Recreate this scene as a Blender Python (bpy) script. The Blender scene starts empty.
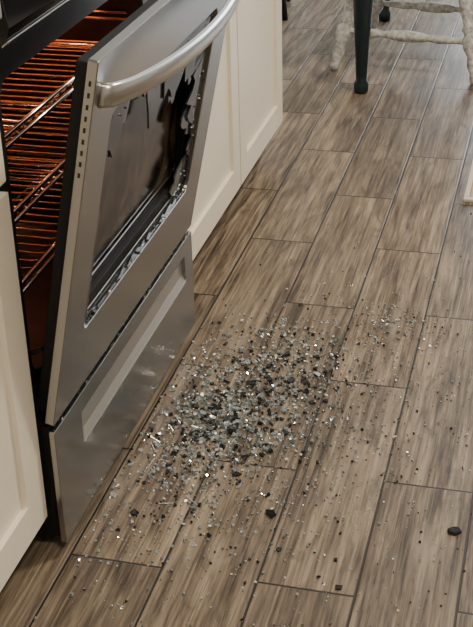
import bpy, math, random
from mathutils import Vector, Matrix
random.seed(7)
C=bpy.context.collection
# ---------------------------------------------------------------- materials
def newmat(n):
    m=bpy.data.materials.new(n); m.use_nodes=True; nt=m.node_tree
    return m,nt,nt.nodes["Principled BSDF"]
def mat(n,col,rough=.5,metal=0,var=.06,scale=30,bump=0,**kw):
    m,nt,b=newmat(n)
    b.inputs["Roughness"].default_value=rough; b.inputs["Metallic"].default_value=metal
    for k,v in kw.items(): b.inputs[k.replace("_"," ")].default_value=v
    tc=nt.nodes.new("ShaderNodeTexCoord"); nz=nt.nodes.new("ShaderNodeTexNoise"); nz.inputs["Scale"].default_value=scale; nz.inputs["Detail"].default_value=4
    nt.links.new(tc.outputs["Object"],nz.inputs["Vector"])
    rp=nt.nodes.new("ShaderNodeValToRGB"); rp.color_ramp.elements[0].position=.3; rp.color_ramp.elements[1].position=.7
    rp.color_ramp.elements[0].color=[c*(1-var) for c in col]+[1]; rp.color_ramp.elements[1].color=[min(1,c*(1+var)) for c in col]+[1]
    nt.links.new(nz.outputs["Fac"],rp.inputs["Fac"]); nt.links.new(rp.outputs["Color"],b.inputs["Base Color"])
    if bump:
        bp=nt.nodes.new("ShaderNodeBump"); bp.inputs["Strength"].default_value=bump; bp.inputs["Distance"].default_value=.002
        nt.links.new(nz.outputs["Fac"],bp.inputs["Height"]); nt.links.new(bp.outputs["Normal"],b.inputs["Normal"])
    return m
def brushed(n,col,rough,sc=(2,3,300)):
    m,nt,b=newmat(n); b.inputs["Metallic"].default_value=1
    tc=nt.nodes.new("ShaderNodeTexCoord"); mp=nt.nodes.new("ShaderNodeMapping"); mp.inputs["Scale"].default_value=sc
    nz=nt.nodes.new("ShaderNodeTexNoise"); nz.inputs["Scale"].default_value=1; nz.inputs["Detail"].default_value=2
    nt.links.new(tc.outputs["Object"],mp.inputs["Vector"]); nt.links.new(mp.outputs["Vector"],nz.inputs["Vector"])
    rp=nt.nodes.new("ShaderNodeValToRGB"); rp.color_ramp.elements[0].color=[c*.98 for c in col]+[1]; rp.color_ramp.elements[1].color=[min(1,c*1.02) for c in col]+[1]
    nt.links.new(nz.outputs["Fac"],rp.inputs["Fac"]); nt.links.new(rp.outputs["Color"],b.inputs["Base Color"])
    mr=nt.nodes.new("ShaderNodeMapRange"); mr.inputs["To Min"].default_value=rough-.008; mr.inputs["To Max"].default_value=rough+.012
    nt.links.new(nz.outputs["Fac"],mr.inputs["Value"]); nt.links.new(mr.outputs["Result"],b.inputs["Roughness"])
    return m
STEEL=brushed("brushed_steel",(.37,.372,.365),.26)
STEEL2=brushed("brushed_steel_bright",(.50,.50,.485),.30)
RECESS=brushed("recess_steel",(.60,.59,.565),.42)
CHROME=mat("chrome",(.75,.72,.68),.18,1)
BLACK=mat("black_enamel",(.012,.012,.013),.35)
BLACKM=mat("black_matte_enamel",(.008,.008,.008),.6,Specular_IOR_Level=.25)
BGLASS=mat("black_glass",(.008,.008,.009),.08)
VOID=mat("slot_dark",(.02,.02,.02),.8)
LINER=mat("oven_enamel",(.016,.011,.009),.35,var=.5,scale=14)
CREAM=mat("cream_paint",(.83,.77,.65),.42,var=.02,scale=6)
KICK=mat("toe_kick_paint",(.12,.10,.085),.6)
STONE=mat("counter_stone",(.25,.24,.23),.25,var=.3,scale=60)
TEAL=mat("dark_green_paint",(.004,.016,.020),.32,var=.25,scale=40)
GREYW=mat("distressed_grey_wood",(.50,.50,.48),.5,var=.45,scale=70,bump=.2)
WALL=mat("wall_paint",(.62,.59,.54),.8,var=.02,scale=5)
CEIL=mat("ceiling_paint",(.8,.79,.76),.9,var=.01)
MATM=mat("mat_weave",(.50,.40,.29),.9,var=.2,scale=300,bump=.4)
MATB=mat("mat_border",(.60,.56,.50),.9,var=.1,scale=200)
SB=mat("black_frit_glass",(.016,.018,.020),.10)
SD=mat("smoked_glass",(.045,.048,.048),.06)
SG=mat("grey_glass",(.19,.225,.23),.04,0,.5,200)
SC=mat("clear_glass",(.88,.95,.94),.02,Transmission_Weight=.85,IOR=1.55)
SW=mat("glint_glass",(.95,.97,.98),.08,.9)  # white, nearly metallic chips stand in for glints on the glass
m,nt,b=newmat("inner_oven_glass"); INGL=m
b.inputs["Roughness"].default_value=.12
tc=nt.nodes.new("ShaderNodeTexCoord"); nz=nt.nodes.new("ShaderNodeTexNoise"); nz.inputs["Scale"].default_value=9; nz.inputs["Detail"].default_value=7; nz.inputs["Distortion"].default_value=2.2
rp=nt.nodes.new("ShaderNodeValToRGB"); rp.color_ramp.elements[0].position=.42; rp.color_ramp.elements[1].position=.66
rp.color_ramp.elements[0].color=(.010,.008,.007,1); rp.color_ramp.elements[1].color=(.10,.072,.052,1)  # brown mottling puts a slight reflection into the pane colour
nt.links.new(tc.outputs["Object"],nz.inputs["Vector"])
nt.links.new(nz.outputs["Fac"],rp.inputs["Fac"]); nt.links.new(rp.outputs["Color"],b.inputs["Base Color"])
b.inputs["Specular IOR Level"].default_value=.3
m,nt,b=newmat("glowing_element"); GLOW=m
b.inputs["Base Color"].default_value=(.3,.05,.01,1); b.inputs["Emission Color"].default_value=(1,.20,.06,1); b.inputs["Emission Strength"].default_value=3.5
# floor
PW,PL,PB=.1545,.614,.4669
def floor_mat():
    m,nt,b=newmat("wood_plank_tile"); N=nt.nodes.new; Lk=nt.links.new
    def M(op,a,c=None,d=None):
        n=N("ShaderNodeMath"); n.operation=op
        for i,v in enumerate((a,c,d)):
            if v is None: continue
            if isinstance(v,(int,float)): n.inputs[i].default_value=v
            else: Lk(v,n.inputs[i])
        return n.outputs[0]
    geo=N("ShaderNodeNewGeometry"); sep=N("ShaderNodeSeparateXYZ"); Lk(geo.outputs["Position"],sep.inputs[0])
    X,Y=sep.outputs[0],sep.outputs[1]
    cx=M('DIVIDE',M('SUBTRACT',X,PB),PW); k=M('FLOOR',cx); fx=M('SUBTRACT',cx,k)
    par=M('MODULO',M('ADD',k,100),2)
    ph=M('ADD',.310,M('MULTIPLY',par,-.303))
    ry=M('DIVIDE',M('SUBTRACT',Y,ph),PL); r=M('FLOOR',ry); fy=M('SUBTRACT',ry,r)
    dx=M('MULTIPLY',M('MINIMUM',fx,M('SUBTRACT',1,fx)),PW); dy=M('MULTIPLY',M('MINIMUM',fy,M('SUBTRACT',1,fy)),PL)
    dd=M('MINIMUM',dx,dy)
    gr=N("ShaderNodeMapRange"); gr.inputs["From Min"].default_value=.0014; gr.inputs["From Max"].default_value=.0028; Lk(dd,gr.inputs["Value"])
    cmb=N("ShaderNodeCombineXYZ"); Lk(k,cmb.inputs[0]); Lk(r,cmb.inputs[1])
    wn=N("ShaderNodeTexWhiteNoise"); wn.noise_dimensions='3D'; Lk(cmb.outputs[0],wn.inputs["Vector"])
    sc=N("ShaderNodeVectorMath"); sc.operation='SCALE'; Lk(wn.outputs["Color"],sc.inputs[0]); sc.inputs["Scale"].default_value=40
    off=N("ShaderNodeVectorMath"); off.operation='ADD'; Lk(geo.outputs["Position"],off.inputs[0]); Lk(sc.outputs[0],off.inputs[1])
    def noise(s,scale,detail=5,dist=0,rough=.55):
        mp=N("ShaderNodeMapping"); mp.inputs["Scale"].default_value=s; Lk(off.outputs[0],mp.inputs["Vector"])
        n=N("ShaderNodeTexNoise"); n.inputs["Scale"].default_value=scale; n.inputs["Detail"].default_value=detail; n.inputs["Distortion"].default_value=dist; n.inputs["Roughness"].default_value=rough
        Lk(mp.outputs[0],n.inputs["Vector"]); return n.outputs["Fac"]
    fine=noise((240,7,1),1,3,.4,.6); mid=noise((42,2.2,1),1,5,1.5,.62); big=noise((12,1.8,1),1,4,1.5); blot=noise((15,3.4,1),1,6,2.4,.68); wh=noise((20,2.8,1),1,5,1.2,.6)
    mix=M('ADD',M('ADD',M('MULTIPLY',fine,.33),M('MULTIPLY',mid,.40)),M('MULTIPLY',big,.27))
    rp=N("ShaderNodeValToRGB"); e=rp.color_ramp.elements
    e[0].position=.39; e[0].color=(.036,.026,.018,1); e[1].position=.63; e[1].color=(.40,.325,.236,1)
    q=e.new(.455); q.color=(.110,.083,.059,1); q=e.new(.525); q.color=(.208,.163,.118,1)
    Lk(mix,rp.inputs["Fac"])
    bm=N("ShaderNodeMapRange"); bm.inputs["From Min"].default_value=.52; bm.inputs["From Max"].default_value=.67; Lk(blot,bm.inputs["Value"])
    dk=N("ShaderNodeMix"); dk.data_type='RGBA'; dk.inputs["B"].default_value=(.042,.032,.024,1)
    Lk(M('MULTIPLY',bm.outputs[0],.62),dk.inputs["Factor"]); Lk(rp.outputs["Color"],dk.inputs["A"])
    wm=N("ShaderNodeMapRange"); wm.inputs["From Min"].default_value=.54; wm.inputs["From Max"].default_value=.74; Lk(wh,wm.inputs["Value"])
    wk=N("ShaderNodeMix"); wk.data_type='RGBA'; wk.inputs["B"].default_value=(.38,.32,.25,1)
    Lk(M('MULTIPLY',wm.outputs[0],.5),wk.inputs["Factor"]); Lk(dk.outputs["Result"],wk.inputs["A"])
    hs=N("ShaderNodeHueSaturation"); Lk(wk.outputs["Result"],hs.inputs["Color"]); Lk(M('ADD',.80,M('MULTIPLY',wn.outputs["Value"],.38)),hs.inputs["Value"]); hs.inputs["Saturation"].default_value=1.04
    gm=N("ShaderNodeMix"); gm.data_type='RGBA'; gm.inputs["A"].default_value=(.020,.014,.009,1); Lk(gr.outputs[0],gm.inputs["Factor"]); Lk(hs.outputs["Color"],gm.inputs["B"])
    Lk(gm.outputs["Result"],b.inputs["Base Color"])
    rr=N("ShaderNodeMapRange"); rr.inputs["To Min"].default_value=.48; rr.inputs["To Max"].default_value=.30; Lk(mix,rr.inputs["Value"]); Lk(rr.outputs[0],b.inputs["Roughness"])
    bp=N("ShaderNodeBump"); bp.inputs["Strength"].default_value=.6; bp.inputs["Distance"].default_value=.0014
    Lk(M('ADD',M('MULTIPLY',mix,.6),gr.outputs[0]),bp.inputs["Height"]); Lk(bp.outputs["Normal"],b.inputs["Normal"])
    return m
FLOOR=floor_mat()
# ---------------------------------------------------------------- mesh builder
class MB:
    def __init__(s): s.v=[];s.f=[];s.m=[];s.mats=[]
    def mi(s,m):
        if m not in s.mats: s.mats.append(m)
        return s.mats.index(m)
    def add(s,vs,fs,m,T=None):
        o=len(s.v); s.v+= [tuple(T@Vector(v)) if T else tuple(v) for v in vs]
        i=s.mi(m)
        for f in fs: s.f.append([o+a for a in f]); s.m.append(i)
    def box(s,a,b,m,T=None):
        x0,y0,z0=a;x1,y1,z1=b
        s.add([(x0,y0,z0),(x1,y0,z0),(x1,y1,z0),(x0,y1,z0),(x0,y0,z1),(x1,y0,z1),(x1,y1,z1),(x0,y1,z1)],
          [(0,3,2,1),(4,5,6,7),(0,1,5,4),(1,2,6,5),(2,3,7,6),(3,0,4,7)],m,T)
    def ring(s,outer,inner,x0,x1,m,T=None):
        n=len(outer); vs=[]
        for x in (x0,x1):
            vs+=[(x,p[0],p[1]) for p in outer]; vs+=[(x,p[0],p[1]) for p in inner]
        fs=[]
        for i in range(n):
            j=(i+1)%n
            fs.append((2*n+i,2*n+j,3*n+j,3*n+i)); fs.append((i,n+i,n+j,j))
            fs.append((i,j,2*n+j,2*n+i)); fs.append((n+i,3*n+i,3*n+j,n+j))
        s.add(vs,fs,m,T)
    def extr(s,prof,y0,y1,m,T=None):
        n=len(prof); vs=[(p[0],y0,p[1]) for p in prof]+[(p[0],y1,p[1]) for p in prof]
        fs=[(i,(i+1)%n,n+(i+1)%n,n+i) for i in range(n)]+[tuple(range(n))[::-1],tuple(range(n,2*n))]
        s.add(vs,fs,m,T)
    def tube(s,pts,r,m,T=None,seg=8,flat=1.0,up=(0,0,1)):
        n=len(pts); vs=[]
        for i,p in enumerate(pts):
            p=Vector(p); a=Vector(pts[max(0,i-1)]); c=Vector(pts[min(n-1,i+1)]); t=(c-a).normalized()
            u=Vector(up)
            if abs(u.dot(t))>.95: u=Vector((1,0,0))
            x=t.cross(u).normalized(); y=x.cross(t)
            rr=r[i] if isinstance(r,(list,tuple)) else r
            for k in range(seg):
                an=2*math.pi*k/seg; vs.append(tuple(p+x*math.cos(an)*rr*flat+y*math.sin(an)*rr))
        fs=[]
        for i in range(n-1):
            for k in range(seg):
                l=(k+1)%seg; fs.append((i*seg+k,i*seg+l,(i+1)*seg+l,(i+1)*seg+k))
        fs+=[tuple(range(seg))[::-1],tuple(range((n-1)*seg,n*seg))]
        s.add(vs,fs,m,T)
    def lathe(s,prof,p0,p1,m,seg=20):
        p0=Vector(p0);p1=Vector(p1); s.tube([p0+(p1-p0)*t for t,_ in prof],[r for _,r in prof],m,seg=seg,up=(0,1,0))
    def obj(s,name,parent=None,bevel=0,smooth=False,bseg=2):
        me=bpy.data.meshes.new(name); me.from_pydata(s.v,[],s.f)
        for m in s.mats: me.materials.append(m)
        me.polygons.foreach_set("material_index",s.m)
        if smooth: me.polygons.foreach_set("use_smooth",[True]*len(s.f))
        me.update(); o=bpy.data.objects.new(name,me); C.objects.link(o)
        if parent: o.parent=parent
        if bevel:
            b=o.modifiers.new("bevel","BEVEL"); b.width=bevel; b.segments=bseg; b.limit_method='ANGLE'; b.angle_limit=math.radians(40)
        return o
def empty(n):
    e=bpy.data.objects.new(n,None); C.objects.link(e); return e
def rrect(y0,z0,y1,z1,r,k=6):
    pts=[]
    for cy,cz,a0 in ((y1-r,z1-r,0),(y0+r,z1-r,90),(y0+r,z0+r,180),(y1-r,z0+r,270)):
        for i in range(k+1):
            a=math.radians(a0+90*i/k); pts.append((cy+r*math.cos(a),cz+r*math.sin(a)))
    return pts
# ---------------------------------------------------------------- room
def slab(n,a,b,m):
    x=MB(); x.box(a,b,m); return x.obj(n)
slab("floor",(-.8,-3.2,-.05),(4.0,5.6,0),FLOOR)
slab("ceiling",(-.8,-3.2,2.6),(4.0,5.6,2.65),CEIL)
slab("wall_left",(-.8,-3.2,0),(-.70,5.6,2.6),WALL)
slab("wall_right",(3.9,-3.2,0),(4.0,5.6,2.6),WALL)
slab("wall_back",(-.7,-3.2,0),(3.9,-3.1,2.6),WALL)
w=MB()
w.box((-.7,5.5,0),(3.9,5.6,.5),WALL); w.box((-.7,5.5,2.3),(3.9,5.6,2.6),WALL); w.box((-.7,5.5,.5),(.2,5.6,2.3),WALL); w.box((2.6,5.5,.5),(3.9,5.6,2.3),WALL)
w.obj("wall_far")
t=MB()
for a,b_ in (((.12,5.46,.42),(2.68,5.5,.5)),((.12,5.46,2.3),(2.68,5.5,2.38)),((.12,5.46,.5),(.2,5.5,2.3)),((2.6,5.46,.5),(2.68,5.5,2.3)),((1.37,5.52,.5),(1.43,5.56,2.3)),((.2,5.52,1.37),(2.6,5.56,1.42))): t.box(a,b_,CREAM)
t.obj("window_1")
slab("baseboard_far",(-.7,5.48,0),(3.9,5.5,.1),CREAM)
# ---------------------------------------------------------------- cabinets
def shaker(mb,y0,y1,z0,z1,x,rail=.062,th=.02,rec=.009):
    o=rrect(y0,z0,y1,z1,.0008,1); i=rrect(y0+rail,z0+rail,y1-rail,z1-rail,.0008,1)
    mb.ring(o,i,x-th,x,CREAM); mb.box((x-th,y0+rail-.001,z0+rail-.001),(x-rec,y1-rail+.001,z1-rail+.001),CREAM)
def cabinet(name,y0,y1,doors,xf,drawers=True,ztop=.875,kick=.095,dz=(.105,.635),wz=(.65,.79)):
    e=empty(name)
    c=MB(); c.box((-.66,y0,kick),(xf-.02,y1,ztop),CREAM); c.obj("carcass",e,.001)
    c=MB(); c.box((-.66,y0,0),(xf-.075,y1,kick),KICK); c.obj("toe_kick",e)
    for n,(a,b_) in enumerate(doors):
        d=MB(); shaker(d,a,b_,dz[0],dz[1],xf); d.obj("cabinet_door_%d"%(n+1),e,.0015)
        if drawers:
            d=MB(); d.box((xf-.02,a,wz[0]),(xf,b_,wz[1]),CREAM); d.obj("cabinet_drawer_%d"%(n+1),e,.0025)
    c=MB(); c.box((-.69,y0,ztop),(xf+.022,y1,ztop+.035),STONE); c.obj("countertop",e,.003)
    return e
cabinet("base_cabinet",-1.30,-.002,[(-1.29,-.655),(-.645,-.003)],-.024,dz=(.080,.635),kick=.08)
cabinet("base_cabinet.001",.762,1.812,[(.80,1.318),(1.326,1.80)],-.04,drawers=False,dz=(.100,.80))
# ---------------------------------------------------------------- range
RG=empty("range_oven")
W=.757
b=MB()
b.box((-.66,0,.015),(-.062,.018,.90),BLACK); b.box((-.66,W-.018,.015),(-.062,W,.90),BLACK)
b.box((-.66,.018,.015),(-.645,W-.018,.90),BLACK); b.box((-.645,.018,.24),(-.062,W-.018,.275),BLACK)
b.box((-.645,.018,.80),(-.062,W-.018,.815),BLACK)
b.ring(rrect(0,.24,W,.835,.001,6),rrect(.065,.295,W-.065,.765,.03,6),-.064,-.052,BLACK)
b.box((-.66,.018,.015),(-.04,W-.018,.03),BLACK)
for yy in (.04,W-.07):
    for xx in (-.60,-.12): b.box((xx,yy,0),(xx+.03,yy+.03,.016),BLACK)
b.obj("body",RG,.001)
c=MB(); y0,y1,z0,z1=.068,W-.068,.292,.768
c.add([(-.06,y0,z0),(-.06,y1,z0),(-.06,y1,z1),(-.06,y0,z1),(-.60,y0,z0),(-.60,y1,z0),(-.60,y1,z1),(-.60,y0,z1)],[(0,4,5,1),(3,2,6,7),(0,3,7,4),(1,5,6,2),(4,7,6,5)],LINER)
for k in range(7):
    z=.34+.058*k
    for yy,s in ((y0,1),(y1,-1)):
        c.tube([(-.08,yy+s*.010,z),(-.58,yy+s*.010,z)],.0035,CHROME)
        c.tube([(-.08,yy+s*.010,z+.012),(-.58,yy+s*.010,z+.012)],.003,CHROME)
c.obj("oven_cavity",RG)
for n,z in enumerate((.40,.52,.64)):
    r=MB(); ya,yb=y0+.02,y1-.02
    r.tube([(-.09,ya,z),(-.57,ya,z),(-.57,yb,z),(-.09,yb,z),(-.09,ya,z)],.0038,CHROME)
    for k in range(20):
        yy=ya+(yb-ya)*(k+.5)/20; r.tube([(-.57,yy,z),(-.12,yy,z),(-.095,yy,z+.004),(-.088,yy,z+.018)],.0019,CHROME,seg=6)
    r.tube([(-.088,ya,z+.018),(-.088,yb,z+.018)],.0035,CHROME)
    for xx in (-.25,-.42): r.tube([(xx,ya,z-.004),(xx,yb,z-.004)],.0035,CHROME)
    r.obj("oven_rack_%d"%(n+1),RG,smooth=True)
g=MB(); pts=[(-.56,y0+.08,.735)]
for k in range(5):
    yy=y0+.08+k*.115
    pts+= [(-.16,yy,.735),(-.16,yy+.05,.735),(-.50,yy+.06,.735),(-.50,yy+.11,.735)] if k<4 else [(-.16,yy,.735),(-.16,yy+.03,.735),(-.56,yy+.035,.735)]
g.tube(pts,.004,GLOW); g.obj("broil_element",RG,smooth=True)
c=MB()
c.extr([(-.055,.838),(-.012,.838),(-.002,.845),(.004,.862),(-.004,.905),(-.055,.905)],0,W,BGLASS)
c.extr([(-.66,.905),(.006,.905),(.010,.909),(.008,.915),(-.66,.917)],-.001,W+.001,BGLASS)
c.obj("cooktop",RG,.001)
c=MB(); c.extr([(-.010,.8375),(-.001,.8445),(.0005,.8435),(-.009,.8355)],0,W,STEEL); c.obj("control_panel_trim",RG)
for k,yy in enumerate((.2,.56)):
    for xx,rr in ((-.2,.10),(-.47,.08)):
        d=MB(); n=40; vs=[]
        for q in (rr,rr-.004):
            vs+=[(xx+q*math.cos(2*math.pi*i/n),yy+q*math.sin(2*math.pi*i/n),.9175) for i in range(n)]
        d.add(vs,[(i,(i+1)%n,n+(i+1)%n,n+i) for i in range(n)],STONE); d.obj("burner_ring",RG)
# storage drawer
d=MB(); o=rrect(.005,.022,W,.236,.004,4); i=rrect(.115,.145,.705,.203,.006,4)
d.ring(o,i,-.010,0,STEEL)
d.obj("drawer_front",RG,.0012)
d=MB(); d.extr([(-.001,.1455),(-.007,.162),(-.0095,.2025),(-.0105,.2025),(-.0105,.1455)],.1155,.7045,RECESS); d.obj("drawer_handle_recess",RG)
d=MB(); d.box((-.55,.02,.03),(-.0225,W-.02,.225),BLACK); d.obj("drawer_box",RG)
d=MB(); d.box((-.045,.012,.03),(-.0110,W-.003,.24),BLACKM); d.obj("drawer_back_plate",RG)
# door
T=Matrix.Translation((0,0,.247))@Matrix.Rotation(math.radians(11.8),4,'Y')
DH=.588
wi=(.094,.122,.664,.486)
d=MB(); d.ring(rrect(.005,0,W,DH,.003,8),rrect(*wi,.020,8),-.015,0,STEEL,T); d.obj("door_frame",RG,.0015)
d=MB(); d.ring(rrect(.022,.008,W-.010,DH-.012,.003,8),rrect(wi[0]+.02,wi[1]+.03,wi[2]-.02,wi[3]-.02,.02,8),-.036,-.016,BLACKM,T)
d.obj("door_liner",RG,.001)
d=MB(); d.box((-.036,wi[0]+.015,wi[1]+.02),(-.033,wi[2]-.015,wi[3]-.015),INGL,T); d.obj("inner_glass",RG)
d=MB()
d.box((-.031,wi[0]+.022,wi[1]+.032),(-.028,wi[2]-.022,wi[1]+.040),STEEL2,T)
d.box((-.015,wi[0]+.004,wi[1]+.004),(-.0130,wi[2]-.004,wi[1]+.009),STEEL2,T)
d.obj("glass_retainer",RG,.0008)
d=MB()
d.ring(rrect(wi[0]+.001,wi[1]+.001,wi[2]-.001,wi[3]-.001,.019,8),rrect(wi[0]+.030,wi[1]+.042,wi[2]-.030,wi[3]-.025,.02,8),-.0265,-.024,BGLASS,T)
d.obj("window_frit_border",RG)
def perim(n,y0,z0,y1,z1):
    P=[];Lg=2*((y1-y0)+(z1-z0))
    for k in range(n):
        s=Lg*k/n
        if s<y1-y0: P.append((y0+s,z0))
        elif s<(y1-y0)+(z1-z0): P.append((y1,z0+s-(y1-y0)))
        elif s<2*(y1-y0)+(z1-z0): P.append((y1-(s-(y1-y0)-(z1-z0)),z1))
        else: P.append((y0,z1-(s-2*(y1-y0)-(z1-z0))))
    return P
def jag(n,mr_,mt,mbt,ml,x0,x1,m,step=.022):
    o=perim(n,wi[0]-.004,wi[1]-.004,wi[2]+.004,wi[3]+.004); inn=[]; w_=.02
    for k,(y,z) in enumerate(o):
        w_=max(.002,w_+random.uniform(-step,step))
        lim=mr_ if y>wi[2] else mt if z>wi[3] else mbt if z<wi[1] else ml
        w_=min(w_,lim); a=w_
        ny=(1 if y<wi[0] else -1 if y>wi[2] else 0); nz_=(1 if z<wi[1] else -1 if z>wi[3] else 0)
        inn.append((y+ny*(a+.004),z+nz_*(a+.004)))
    d=MB(); d.ring(o,inn,x0,x1,m,T); return d
jag(120,.12,.10,.012,.028,-.009,-.006,SB,.04).obj("broken_glass_edge",RG)
jag(170,.10,.12,.008,.040,-.0125,-.0095,SD,.04).obj("broken_glass_layer",RG)
S=MB()
def pick(pb=.42):
    r=random.random()
    if r<pb: return SB
    r=(r-pb)/(1-pb)
    return SG if r<.34 else SC if r<.66 else SW
def chunk(mb,c,size,m,flat=.55,stretch=1.0,T0=None,tilt=.35):
    n=random.choice((4,5,5,6)); a0=random.random()*6.28; th=size*flat*random.uniform(.7,1.1)
    pr=[]
    for k in range(n):
        a=a0+2*math.pi*(k+random.uniform(-.3,.3))/n; r=size*.5*random.uniform(.65,1.15); pr.append((r*math.cos(a)*stretch,r*math.sin(a)))
    R=Matrix.Rotation(random.random()*6.28,4,'Z')@Matrix.Rotation(random.uniform(-tilt,tilt),4,'X')
    vs=[Vector((x,y,-th/2)) for x,y in pr]+[Vector((x*random.uniform(.75,1),y*random.uniform(.75,1),th/2)) for x,y in pr]
    vs=[R@v for v in vs]; zm=min(v.z for v in vs)
    vs=[Vector((v.x+c[0],v.y+c[1],v.z-zm+c[2])) for v in vs]
    if T0: vs=[T0@v for v in vs]
    fs=[tuple(range(n))[::-1],tuple(range(n,2*n))]+[(k,(k+1)%n,n+(k+1)%n,n+k) for k in range(n)]
    mb.add([tuple(v) for v in vs],fs,m)
for k in range(150): chunk(S,(random.uniform(-.022,-.002),random.uniform(wi[0]+.01,wi[2]-.01),wi[1]-.001),random.uniform(.002,.007),pick(.5),.5,T0=T)
# crumbs clinging to the torn edge of the pane
for k in range(60):
    u=random.uniform(wi[0]+.01,wi[2]-.01); v=wi[3]-random.uniform(.002,.03)
    if k%2: u=wi[2]-random.uniform(.002,.04); v=random.uniform(wi[1]+.03,wi[3]-.01)
    chunk(S,(-.0060,u,v),random.uniform(.003,.007),random.choice((SG,SB,SD,SW)),.4,T0=T)
S.obj("window_glass_crumbs",RG)
d=MB()
for k in range(9):
    v=.420+k*.0165
    d.box((-.0100,.0046,v),(-.0065,.009,v+.0070),VOID,T)
d.obj("door_side_vents",RG)
# handle
hv=.532; pts=[];rad=[]
N=48
for k in range(N+1):
    t_=k/N; u=.030+t_*(W-.060); x=-.003+.058*math.sin(math.pi*t_)**.5; pts.append((x,u,hv)); rad.append(.0165 if 2<k<N-2 else .0175)
d=MB(); d.tube(pts,rad,STEEL2,T,seg=24,flat=.52)
d.obj("door_handle",RG,smooth=True)
d=MB()
for u in (.035,W-.047):
    d.box((-.0,0,0),(.012,.012,.012),STEEL,Matrix.Translation((-.062,u,.30)))
    d.tube([(-.10,u+.006,.33),(-.02,u+.006,.36)],.004,STEEL)
d.obj("hinge_arms",RG)
# ---------------------------------------------------------------- shards on floor
S=MB()
def scatter(n,cx,cy,sx,sy,smin,smax,rot=0,pb=.15,pw=2.0):
    k=0
    while k<n:
        a,b_=random.gauss(0,sx),random.gauss(0,sy)
        x=cx+a*math.cos(rot)-b_*math.sin(rot); y=cy+a*math.sin(rot)+b_*math.cos(rot)
        if x<.006:
            if random.random()<.5: continue
            x=random.uniform(.006,.05)
        k+=1
        s=smin+(smax-smin)*random.random()**pw
        chunk(S,(x,y,0),s,pick(pb),random.uniform(.35,.8),tilt=.8)
scatter(800,.165,.50,.08,.14,.003,.0115,pb=.24)
scatter(550,.13,.38,.06,.10,.003,.0105,pb=.2)
scatter(380,.20,.70,.08,.08,.0025,.0095)
scatter(1000,.20,.46,.12,.20,.002,.008)
scatter(1300,.27,.44,.19,.29,.0014,.0055)
scatter(380,.12,.15,.09,.11,.002,.007)
scatter(320,.41,.87,.05,.055,.0014,.007,pb=.04)
scatter(420,.36,.68,.11,.17,.0018,.007)
scatter(600,.48,.42,.17,.42,.0013,.0062,pb=.25)
for k in range(60): chunk(S,(max(.02,random.gauss(.15,.07)),random.gauss(.46,.13),0),random.uniform(.009,.017),random.choice((SC,SG,SC)),.25,random.uniform(1,1.4))
cl=[(.15,.47),(.19,.55),(.12,.42),(.22,.62),(.17,.64),(.23,.50),(.10,.33),(.27,.60)]
for k in range(140):
    c0=random.choice(cl); chunk(S,(max(.02,random.gauss(c0[0],.035)),random.gauss(c0[1],.045),0),random.uniform(.005,.014),SB,.28,random.uniform(1,1.5))
for k in range(16): chunk(S,(max(.02,random.gauss(.16,.05)),random.gauss(.50,.09),0),random.uniform(.014,.022),random.choice((SB,SB,SG)),.22,random.uniform(1,1.3))
for x,y,s in ((.295,.176,.020),(.60,.195,.022),(.12,.47,.026),(.155,.44,.022),(.24,.60,.018),(.21,.70,.016),(.07,.13,.018),(.33,.09,.012),(.44,.02,.014),(.27,.42,.014)): chunk(S,(x,y,0),s,SB,.25,1.2)
for k in range(40):
    x,y=random.gauss(.13,.06),random.gauss(.36,.12)
    if x<.03: x=.05
    a=random.random()*3.14; l=random.uniform(.012,.040); z=.0007
    S.tube([(x,y,z),(x+l*math.cos(a),y+l*math.sin(a),z+.003)],.0007,random.choice((SC,SG,SW)),seg=5)
S.obj("shattered_glass_debris")
S=MB()
for k in range(240):
    y=random.uniform(.01,W-.01); x=random.uniform(-.009,-.002)
    chunk(S,(x,y,.2362),random.uniform(.002,.005),pick(.82),.5)
S.obj("ledge_glass_crumbs",RG)
# ---------------------------------------------------------------- table
TB=empty("dining_table")
prof=[(0,.020),(.01,.024),(.04,.024),(.06,.017),(.09,.019),(.16,.021),(.30,.027),(.42,.032),(.50,.031),(.55,.022),(.57,.028),(.60,.028),(.62,.022),(.64,.034),(.80,.036),(.95,.036),(1,.036)]
for n,(x,y) in enumerate(((.09,2.38),(.04,3.24),(1.45,2.48),(1.40,3.34))):
    l=MB(); l.lathe(prof,(x,y,0),(x,y,.72),TEAL,24); l.obj("leg_%d"%(n+1),TB,smooth=True)
l=MB()
def quadbox(mb,P,z0,z1,m):
    vs=[(x,y,z0) for x,y in P]+[(x,y,z1) for x,y in P]; mb.add(vs,[(3,2,1,0),(4,5,6,7)]+[(k,(k+1)%4,4+(k+1)%4,4+k) for k in range(4)],m)
quadbox(l,[(.0,2.28),(1.54,2.39),(1.48,3.44),(-.06,3.33)],.72,.75,GREYW); l.obj("table_top",TB,.004)
l=MB(); quadbox(l,[(.09,2.37),(1.45,2.47),(1.45,2.49),(.09,2.39)],.62,.72,TEAL); quadbox(l,[(.04,3.23),(1.40,3.33),(1.40,3.35),(.04,3.25)],.62,.72,TEAL); l.obj("apron",TB)
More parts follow.
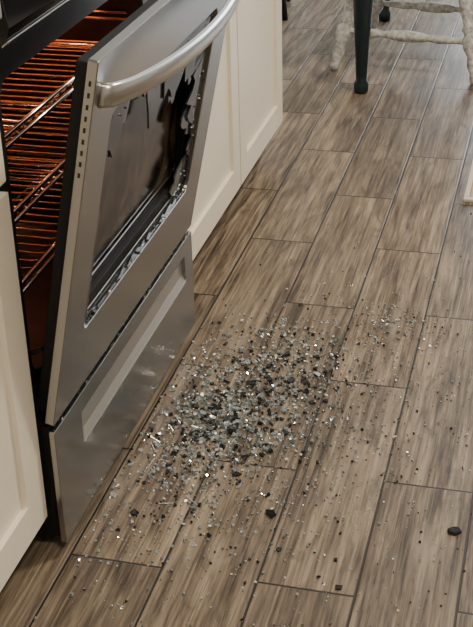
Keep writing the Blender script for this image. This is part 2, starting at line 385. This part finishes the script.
def chair(name,base,seatc,yaw=0):
    e=empty(name)
    pf=[(0,.012),(.03,.017),(.08,.014),(.13,.020),(.2,.016),(.26,.026),(.32,.027),(.36,.017),(.39,.026),(.42,.017),(.50,.022),(.62,.027),(.72,.021),(.76,.015),(.79,.022),(.82,.015),(.9,.018),(1,.016)]
    tops=[]
    for n,(x,y) in enumerate(base):
        tx=seatc[0]+(x-seatc[0])*.62; ty=seatc[1]+(y-seatc[1])*.62; tops.append((tx,ty))
        l=MB(); l.lathe(pf,(x,y,0),(tx,ty,.435),GREYW,16); l.obj("leg_%d"%(n+1),e,smooth=True)
    def at(n,t): x,y=base[n]; return (x+(tops[n][0]-x)*t,y+(tops[n][1]-y)*t,.435*t)
    sp=[(0,.009),(.1,.010),(.25,.015),(.32,.010),(.38,.016),(.5,.020),(.62,.016),(.68,.010),(.75,.015),(.9,.010),(1,.009)]
    l=MB()
    for a,b_ in ((0,1),(3,2)): l.lathe(sp,at(a,.30),at(b_,.30),GREYW,12)
    for a,b_ in ((0,3),(1,2)): l.lathe(sp,at(a,.42),at(b_,.42),GREYW,12)
    l.obj("stretchers",e,smooth=True)
    l=MB(); n=32; vs=[]
    for z,q in ((.432,.9),(.445,1),(.462,1),(.470,.96)):
        for k in range(n):
            a=2*math.pi*k/n; ca,sa=math.cos(a),math.sin(a)
            vs.append((seatc[0]+.225*q*math.copysign(abs(ca)**.7,ca),seatc[1]+.225*q*math.copysign(abs(sa)**.7,sa),z))
    fs=[(j*n+k,j*n+(k+1)%n,(j+1)*n+(k+1)%n,(j+1)*n+k) for j in range(3) for k in range(n)]+[tuple(range(n))[::-1],tuple(range(3*n,4*n))]
    l.add(vs,fs,GREYW); l.obj("seat",e,smooth=True)
    l=MB(); xs=seatc[0]-.19
    for k in range(7):
        yy=seatc[1]-.18+k*.06; l.lathe([(0,.009),(.3,.011),(1,.006)],(xs+.01*abs(k-3)/3,yy,.46),(xs-.09,seatc[1]-.21+k*.07,.92 if 0<k<6 else .90),GREYW,10)
    l.tube([(xs-.08,seatc[1]-.24+.48*k/10,.90+.03*math.sin(math.pi*k/10)) for k in range(11)],.02,GREYW,seg=12,flat=.5); l.obj("back",e,smooth=True)
chair("dining_chair",[(-.04,2.60),(.44,2.52),(.50,2.95),(.02,3.02)],(.23,2.77))
e=empty("bar_stool"); l=MB()
l.tube([(-.50+.17*math.cos(a*math.pi/12),3.30+.17*math.sin(a*math.pi/12),.10) for a in range(25)],.011,BLACK,seg=10)
l.obj("foot_ring",e,smooth=True)
l=MB()
for a in (45,135,225,315):
    a=math.radians(a+10); l.tube([(-.50+.20*math.cos(a),3.30+.20*math.sin(a),0),(-.50+.12*math.cos(a),3.30+.12*math.sin(a),.62)],.012,BLACK,seg=10)
l.obj("legs",e,smooth=True)
l=MB(); l.lathe([(0,.15),(.3,.165),(.8,.165),(1,.15)],(-.5,3.3,.62),(-.5,3.3,.66),BLACK,32); l.obj("stool_seat",e,smooth=True)
e=empty("floor_mat"); l=MB(); l.box((.505,1.575,0.0),(1.25,2.10,.008),MATM); l.obj("mat_field",e,.002)
l=MB(); l.box((.49,1.555,0.0),(1.265,1.574,.009),MATB); l.box((.49,1.574,0),(.504,2.115,.009),MATB); l.box((.505,2.101,0),(1.265,2.115,.009),MATB); l.obj("mat_edging",e,.002)
# ---------------------------------------------------------------- lights
def area(n,loc,target,sx,sy,pw,col):
    L=bpy.data.lights.new(n,'AREA'); L.shape='RECTANGLE'; L.size=sx; L.size_y=sy; L.energy=pw; L.color=col
    o=bpy.data.objects.new(n,L); C.objects.link(o); o.location=loc; o.rotation_euler=(Vector(target)-Vector(loc)).to_track_quat('-Z','Y').to_euler(); return o
area("window_daylight",(1.4,5.42,1.4),(1.0,1.5,0),2.3,1.7,125,(.90,.95,1))
area("ceiling_light",(1.3,1.2,2.56),(1.3,1.2,0),.30,.30,62,(1,.87,.69))
area("ceiling_light.001",(1.2,-1.4,2.56),(1.2,-1.4,0),.5,.5,44,(1,.87,.71))
P=bpy.data.lights.new("oven_lamp",'POINT'); P.energy=1.5; P.color=(1,.38,.20); P.shadow_soft_size=.02; o=bpy.data.objects.new("oven_lamp",P); C.objects.link(o); o.location=(-.50,.60,.70); o.parent=RG
w=bpy.data.worlds.new("World"); bpy.context.scene.world=w; w.use_nodes=True; w.node_tree.nodes["Background"].inputs[0].default_value=(.75,.85,1,1); w.node_tree.nodes["Background"].inputs[1].default_value=1.2
# ---------------------------------------------------------------- camera
f,yaw,pitch,roll,cx,cy,cz=1243.7,.2629,.4969,-.0285,.6848,-1.4511,1.2932
F=Vector((-math.sin(yaw)*math.cos(pitch),math.cos(yaw)*math.cos(pitch),-math.sin(pitch)))
R0=Vector((math.cos(yaw),math.sin(yaw),0)); U0=R0.cross(F)
R=R0*math.cos(roll)+U0*math.sin(roll); U=-R0*math.sin(roll)+U0*math.cos(roll)
cd=bpy.data.cameras.new("camera"); cam=bpy.data.objects.new("camera",cd); C.objects.link(cam)
cd.sensor_fit='VERTICAL'; cd.sensor_height=24; cd.lens=f*24/627; cd.clip_start=.02
cam.matrix_world=Matrix(((R.x,U.x,-F.x,cx),(R.y,U.y,-F.y,cy),(R.z,U.z,-F.z,cz),(0,0,0,1)))
bpy.context.scene.camera=cam
